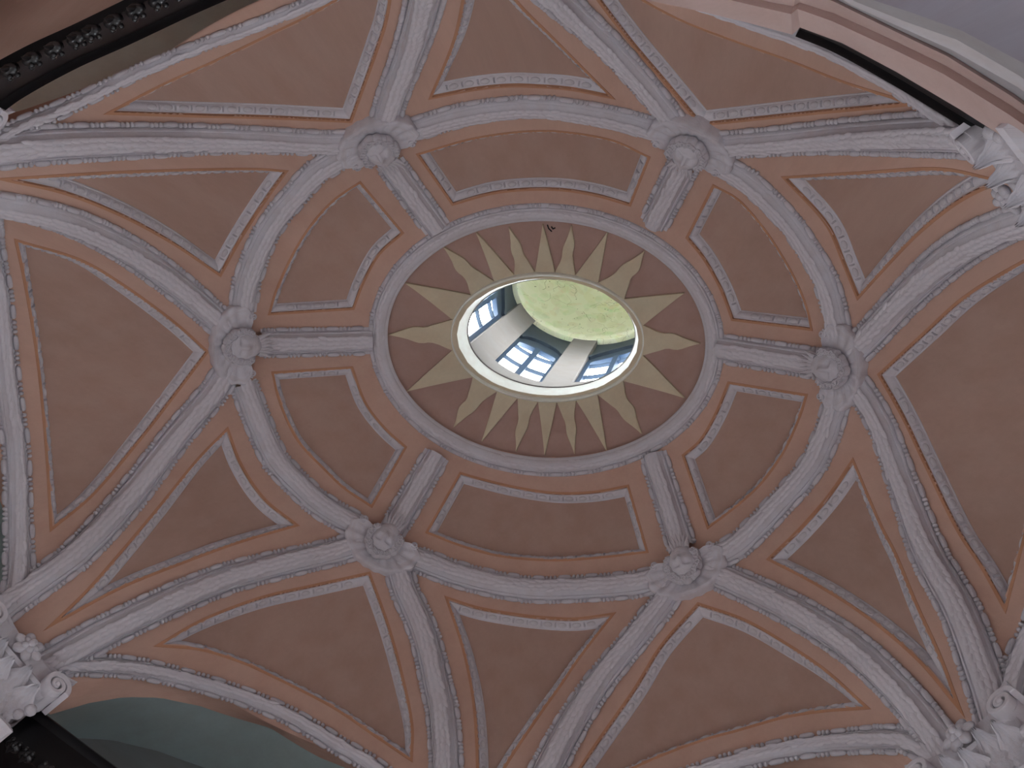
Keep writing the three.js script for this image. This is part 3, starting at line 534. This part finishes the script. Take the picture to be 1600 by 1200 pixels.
const LOW = BAY.map(([, a, b]) => { const m = (a + b) / 2; return { t0: (m - 4.2) * D, t1: (m + 4.2) * D, yb: 1.2, yt: () => 3.4 }; });
structure('wall_lower', ovalWall(1.25 * R_WALL, R_WALL, 0.4, -0.05, 6.9, LOW, 0.06), M.cornice);
BAY.forEach(([where, a, b], i) => structure(`wall_${where}_bay`, rings(((w) => [[1.25 * w, w, 6.9], [1.25 * w, w, 9.4], [1.25 * R_WALL + 0.4, R_WALL + 0.4, 9.4], [1.25 * R_WALL + 0.4, R_WALL + 0.4, 6.9], [1.25 * w, w, 6.9]])(i === 2 ? 3.4 : R_WALL), 24, a * D, b * D), i === 2 ? M.face : M.greyDark));
LOW.forEach((w) => bentWindow(1.25 * R_WALL, R_WALL, w.t0, w.t1, w.yb, w.yt, [1.9, 2.65], null, { frame: M.frame }, 0.2, 2));
{ // floor of pale flagstones and the roof over the vault
  const flo = new THREE.Group(); flo.name = 'floor'; flo.userData.kind = 'structure'; scene.add(flo);
  mesh('floor_bed', rings([[0.001, 0.001, -0.012], [1.25 * 3.9, 3.9, -0.012], [1.25 * 3.9, 3.9, -0.3], [0.001, 0.001, -0.3]], 64), M.stone, flo);
  const S = 0.75, box = new THREE.BoxGeometry(S - 0.008, 0.03, S - 0.008);
  for (let x = -5; x <= 5; x++) for (let z = -4; z <= 4; z++) if (hypot(x * S / 1.25, z * S) < 3.1) { const m = mesh('flagstone', box, M.stone, flo); m.position.set(x * S, -0.012, z * S); }
  const list = []; for (let i = 0; i <= 16; i++) { const r = lerp(0.95, 4.0, i / 16); list.push([1.25 * r, r, H(9.75 - 0.05 * r * r - 0.008 * r ** 4)]); }
  structure('roof', rings(list, 96), M.copper);
}
BAY.forEach(([, a, b], i) => { // daylight entering by the low windows
  const t = (a + b) / 2 * D, p = bent(1.25 * R_WALL, R_WALL, -0.02, t, 2.3), L = new THREE.RectAreaLight(DAY, DAY_POWER[i], 0.6, 2.2);
  L.position.copy(p); L.lookAt(0, 2.9, 0); L.name = 'window_daylight'; scene.add(L);
});

// ───────────────────────── capitals and pilasters at the springings ─────────────────────────
function spiral(turns, r0, band, n = 60) { // flat spiral band as a closed shape
  const o = [], q = []; for (let i = 0; i <= n; i++) { const a = i / n * turns * 2 * PI, r = r0 * (1 - 0.8 * i / n); o.push([r * cos(a), r * sin(a)]); q.push([(r - band * (1 - 0.5 * i / n)) * cos(a), (r - band * (1 - 0.5 * i / n)) * sin(a)]); }
  const s = new THREE.Shape(); s.moveTo(...o[0]); o.slice(1).forEach((p) => s.lineTo(...p)); q.reverse().forEach((p) => s.lineTo(...p)); s.closePath(); return s;
}
const VOLUTE = (() => { const g = new THREE.ExtrudeGeometry(spiral(1.9, 0.105, 0.03), { depth: 0.24, bevelEnabled: true, bevelSize: 0.004, bevelThickness: 0.006, bevelSegments: 1 }); g.translate(0, 0, -0.02); const c = new THREE.CylinderGeometry(0.075, 0.06, 0.18, 20); c.rotateX(PI / 2); c.translate(0, 0, 0.08); const e = new THREE.SphereGeometry(0.02, 10, 8); e.translate(0, 0, 0.22); return mergeGeometries([g, c.toNonIndexed(), e.toNonIndexed()].map((x) => { x.deleteAttribute('uv'); x.setAttribute('uv', new THREE.Float32BufferAttribute(new Float32Array(x.attributes.position.count * 2), 2)); return x; })); })();
const ACANTHUS = (() => { // x across, y up, z out
  const n = 14, m = 8, pos = [], uv = [], idx = [];
  for (let i = 0; i <= n; i++) { const s = i / n, w = 0.075 * (0.75 + 0.5 * sin(PI * min(1, s * 1.05)) - 0.55 * s ** 4) * (1 + 0.16 * cos(s * 26)), y = 0.29 * (s < 0.8 ? s : 0.8 + 0.5 * sin((s - 0.8) * 5) * 0.1 - (s - 0.8) * 0.25), z = 0.02 + 0.05 * s * s + (s > 0.7 ? 0.38 * (s - 0.7) : 0);
    for (let k = 0; k <= m; k++) { const f = k / m * 2 - 1; pos.push(f * w, y + 0.01 * cos(f * 12), z + 0.016 * (1 - f * f) + 0.008 * cos(f * PI * 4)); uv.push(k / m, s); } }
  for (let i = 0; i < n; i++) for (let k = 0; k < m; k++) { const a = i * (m + 1) + k, b = a + m + 1; idx.push(a, a + 1, b, a + 1, b + 1, b); }
  return geom(pos, uv, idx);
})();
function slab(list, depthBack) { // front outline swept up: list of [halfWidth, depth, y], concave front
  const pos = [], uv = [], idx = [], n = 16;
  list.forEach(([w, d, y, dip = 0]) => { for (let i = 0; i <= n; i++) { const f = i / n * 2 - 1; pos.push(f * w, y, d - dip * (1 - f * f)); uv.push(f, y); } pos.push(w, y, -depthBack, -w, y, -depthBack); uv.push(0, 0, 0, 0); });
  const m = n + 3; for (let k = 0; k + 1 < list.length; k++) for (let i = 0; i < m; i++) { const a = k * m + i, b = k * m + (i + 1) % m; idx.push(a, b, a + m, b, b + m, a + m); }
  for (const k of [0, list.length - 1]) { const c = pos.length / 3; pos.push(0, list[k][2], -depthBack); uv.push(0, 0); for (let i = 0; i + 1 < m; i++) idx.push(c, k * m + i, k * m + i + 1); idx.push(c, k * m + m - 1, k * m); }
  return toCreasedNormals(geom(pos, uv, idx), 0.6);
}
const ROSE = (() => { const ps = []; for (let k = 0; k < 6; k++) { const g = new THREE.SphereGeometry(1, 10, 8); g.scale(0.042, 0.03, 0.022); g.translate(0.05, 0, 0); g.rotateZ(k * PI / 3); ps.push(g); } for (let k = 0; k < 5; k++) { const g = new THREE.SphereGeometry(1, 8, 6); g.scale(0.026, 0.02, 0.018); g.translate(0.026, 0, 0.02); g.rotateZ(k * PI / 2.5 + 0.3); ps.push(g); } const c = new THREE.SphereGeometry(0.02, 10, 8); c.translate(0, 0, 0.034); ps.push(c); return mergeGeometries(ps); })();
const BELL = slab([[0.29, 0.17, -0.27], [0.29, 0.175, -0.05], [0.31, 0.2, 0.1], [0.34, 0.24, 0.2]], 0.3);
const ABACUS = slab([[0.34, 0.25, 0.2, 0.08], [0.37, 0.275, 0.215, 0.1], [0.37, 0.275, 0.232, 0.1], [0.385, 0.29, 0.24, 0.11], [0.385, 0.29, 0.262, 0.11]], 0.3);
const ASTRAGAL = slab([[0.31, 0.17, -0.36], [0.35, 0.215, -0.355], [0.365, 0.235, -0.33], [0.35, 0.22, -0.305], [0.33, 0.2, -0.3], [0.33, 0.2, -0.28], [0.29, 0.17, -0.27]], 0.3);
const ECHINUS = slab([[0.31, 0.2, 0.0], [0.325, 0.25, 0.02], [0.33, 0.265, 0.045], [0.325, 0.25, 0.07], [0.31, 0.22, 0.085]], 0.1);
const CAPS = [['lower left', [45, 1012], 5.45, 'beside the black cornice and grey-green recess'], ['lower right', [1497, 1150], 5.5, 'with brightly lit scrolls'], ['upper right', [1570, 305], 5.45, 'under the end of the black band'], ['left edge', [-50, 250], 5.45, 'at the end of the rib']];
function capital(P, label) {
  const n = V(-P.x / 1.5625, 0, -P.z).normalize(), t = thing('pilaster_capital', label, 'capital', 'plaster capitals under the ribs', P);
  t.rotation.y = atan2(n.x, n.z);
  mesh('bell', BELL, M.white, t); mesh('abacus', ABACUS, M.white, t); mesh('astragal', ASTRAGAL, M.white, t); mesh('echinus', ECHINUS, M.white, t);
  for (const s of [-1, 1]) { const v = mesh('volute', VOLUTE, M.white, t); v.position.set(s * 0.31, 0.09, 0.1); v.scale.x = s; const b = mesh('bud', new THREE.SphereGeometry(0.04, 12, 9), M.white, t); b.position.set(s * 0.33, -0.1, 0.21); const c = mesh('bud', new THREE.SphereGeometry(0.034, 12, 9), M.white, t); c.position.set(s * 0.3, -0.19, 0.21); }
  for (let k = -2; k <= 2; k++) { const l = mesh('acanthus_leaf', ACANTHUS, M.white, t); l.position.set(k * 0.118, -0.27, 0.16); l.scale.y = abs(k) === 1 ? 1.1 : 0.85; }
  const r = mesh('flower', ROSE, M.white, t); r.position.set(0, 0.14, 0.29); r.scale.setScalar(1.25);
  return t;
}
const PIL = (h) => slab([[0.36, 0.22, -h], [0.36, 0.22, -h + 0.35], [0.33, 0.19, -h + 0.4], [0.29, 0.16, -h + 0.42], [0.29, 0.16, -0.36]], 0.3);
function pilaster(P, label) { const t = mesh('pilaster', PIL(P.y), M.pilaster); t.position.copy(P); t.rotation.y = atan2(-P.x / 1.5625, -P.z); t.userData = { label, category: 'pilaster', group: 'plain pilasters under the capitals' }; }
for (const [where, [u, v], z, note] of CAPS) { const P = level(u, v, z), n = V(-P.x / 1.5625, 0, -P.z).normalize(); P.addScaledVector(n, -0.29); P.y -= 0.14; capital(P, `ornate white plaster capital at ${where}, ${note}`); pilaster(P, `plain pale pilaster shaft below the ${where} capital`); }

for (const [where, z] of [['near', 2.86], ['far', -2.86]]) { // the two piers just outside the picture, above and below it
  const m = structure(`wall_${where}_pier`, mergeGeometries([PIL(H(5.45)), BELL, ABACUS, ASTRAGAL]), M.white); m.position.set(0, H(5.45), z * 1.08); m.rotation.y = z > 0 ? PI : 0;
}

// ───────────────────────── black cornices, pink cornice ─────────────────────────
function beam(px, z, h, depth, label, drops) { // px: upper inner edge
  const top = spline(px, 12).map(([u, v]) => level(u, v, z)), n = top.length, o = top[floor(n / 2)].clone(), t = thing('black_cornice', label, 'cornice', 'black cornices across the bays', o);
  const prof = [[0, 0], [-0.012, -0.02], [0.002, -0.05], [0.02, -0.07], [0.018, -0.12], [0.03, -h * 0.62], [0.012, -h * 0.8], [0.02, -h], [depth, -h], [depth, 0]], pos = [], uv = [], idx = [], m = prof.length + 1, outN = [];
  top.forEach((p, i) => { const d = top[min(n - 1, i + 1)].clone().sub(top[max(0, i - 1)]).normalize(), N = V(d.z, 0, -d.x); if (N.dot(p) < 0) N.negate(); outN.push([N, d]); [...prof, prof[0]].forEach(([b, y]) => { const q = p.clone().addScaledVector(N, b); pos.push(q.x, q.y + y, q.z); uv.push(i * 0.1, b); }); });
  for (let i = 0; i + 1 < n; i++) for (let k = 0; k + 1 < m; k++) { const a = i * m + k, b = a + m; idx.push(a, a + 1, b, a + 1, b + 1, b); }
  for (const i of [0, n - 1]) for (let k = 1; k + 1 < m; k++) idx.push(i * m, i * m + k, i * m + k + 1);
  mesh('beam', local(toCreasedNormals(geom(pos, uv, idx), 0.5), o), M.ebony, t);
  if (drops) { // carved leaf drops with berries hanging along the lower edge
    let run = 0, next = 0.06;
    for (let i = 1; i < n; i++) {
      run += top[i].distanceTo(top[i - 1]); if (run < next) continue; next += 0.135;
      const [N, d] = outN[i], p = top[i].clone().addScaledVector(N, 0.0).add(V(0, -h, 0)), fr = new THREE.Matrix4().makeBasis(d, V(0, 1, 0), d.clone().cross(V(0, 1, 0)));
      const parts = [new THREE.ConeGeometry(0.05, 0.11, 10).rotateX(PI).translate(0, -0.03, 0.01).scale(1, 1, 0.6), new THREE.SphereGeometry(0.055, 12, 8).scale(1, 0.55, 0.7)];
      const l = mesh('leaf_drop', mergeGeometries(parts).applyMatrix4(fr), M.black, t); l.position.copy(p).sub(o);
      for (const [x, y] of [[-0.026, 0.012], [0.026, 0.012], [0, -0.02]]) { const b = mesh('berry', ROUND, M.black, l); b.scale.setScalar(0.017); b.position.copy(V(0, y, 0).addScaledVector(d, x).addScaledVector(N, -0.035)); }
    }
  }
  return t;
}
beam([[-60, 213], [0, 177], [35, 152], [120, 105], [200, 69], [300, 22], [350, 0], [470, -50], [600, -100]], 5.45, 0.43, 0.07, 'glossy black carved cornice with leaf drops crossing the upper left corner', true);
beam([[1244, 54], [1300, 77], [1400, 132], [1450, 162], [1528, 210]], 5.45, 0.33, 0.2, 'plain black band between the pink cornice and the beaded rib at upper right', false);
beam([[57, 1105], [90, 1130], [180, 1197], [270, 1262], [400, 1340]], 5.45, 0.36, 0.2, 'black cornice with carved drops beside the lower left capital', true);
{ // pink moulded cornice over the near doorway, traced band by band
  const BANDS = [
    [[[900, -18], [1020, 2], [1100, 19], [1170, 36], [1238, 54], [1250, 43], [1315, 67], [1400, 112], [1500, 171], [1600, 235], [1700, 305]], 5.06],
    [[[960, -42], [1070, -16], [1140, 0], [1200, 14], [1236, 22], [1246, 14], [1300, 33], [1400, 79], [1475, 116], [1575, 178], [1690, 258]], 4.9],
    [[[980, -56], [1080, -28], [1150, -10], [1205, 4], [1240, 10], [1249, 4], [1303, 21], [1402, 66], [1478, 103], [1580, 165], [1695, 247]], 4.93],
    [[[1010, -76], [1100, -48], [1165, -30], [1215, -18], [1246, -14], [1256, -18], [1308, 5], [1404, 52], [1480, 88], [1580, 150], [1700, 236]], 4.78],
    [[[1012, -80], [1102, -52], [1168, -34], [1217, -22], [1248, -18], [1258, -22], [1310, 1], [1406, 48], [1483, 84], [1583, 146], [1703, 232]], 4.8],
    [[[1030, -96], [1120, -66], [1180, -48], [1230, -36], [1258, -28], [1270, -30], [1330, 8], [1410, 44], [1487, 78], [1590, 136], [1710, 222]], 4.7],
    [[[1040, -106], [1130, -76], [1190, -58], [1240, -44], [1268, -36], [1280, -36], [1335, 2], [1415, 34], [1495, 62], [1592, 118], [1715, 205]], 4.62],
    [[[1055, -120], [1140, -92], [1200, -74], [1250, -60], [1280, -52], [1292, -50], [1345, -6], [1425, 20], [1503, 48], [1598, 98], [1722, 185]], 4.45],
  ];
  const rows = BANDS.map(([px, z]) => px.map(([u, v]) => level(u, v, z))), o = rows[0][5].clone();
  const t = thing('pink_cornice', 'pale pink moulded cornice with a stepped break crossing the upper right corner', 'cornice', null, o);
  const fill = (A, B) => { const pos = [], uv = [], idx = [], m = A.length; [A, B].forEach((L, k) => L.forEach((p, q) => { pos.push(p.x, p.y, p.z); uv.push(q * 0.2, k * 0.1); })); for (let q = 0; q + 1 < m; q++) idx.push(q, q + 1, q + m, q + 1, q + m + 1, q + m); return toCreasedNormals(geom(pos, uv, idx), 0.5); };
  const back = rows[0].map((p) => p.clone().multiply(V(1, 0, 1)).multiplyScalar(1.28).setY(p.y + 0.02));
  mesh('corona', local(mergeGeometries([fill(back, rows[0]), fill(rows[0], rows[1])]), o), M.cornice, t);
  mesh('cove', local(fill(rows[1], rows[2]), o), M.cornice, t);
  mesh('bed_moulding', local(mergeGeometries([fill(rows[2], rows[3]), fill(rows[3], rows[4])]), o), M.cornice, t);
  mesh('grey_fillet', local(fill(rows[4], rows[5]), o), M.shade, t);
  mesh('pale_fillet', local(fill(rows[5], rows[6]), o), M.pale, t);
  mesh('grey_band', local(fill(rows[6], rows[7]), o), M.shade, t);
  const low = rows[7].map((p) => p.clone().setY(1.9)), w = mesh('wall_door', fill(rows[7], low), M.lilac); w.userData.kind = 'structure';
}
renderer.render(scene, camera);
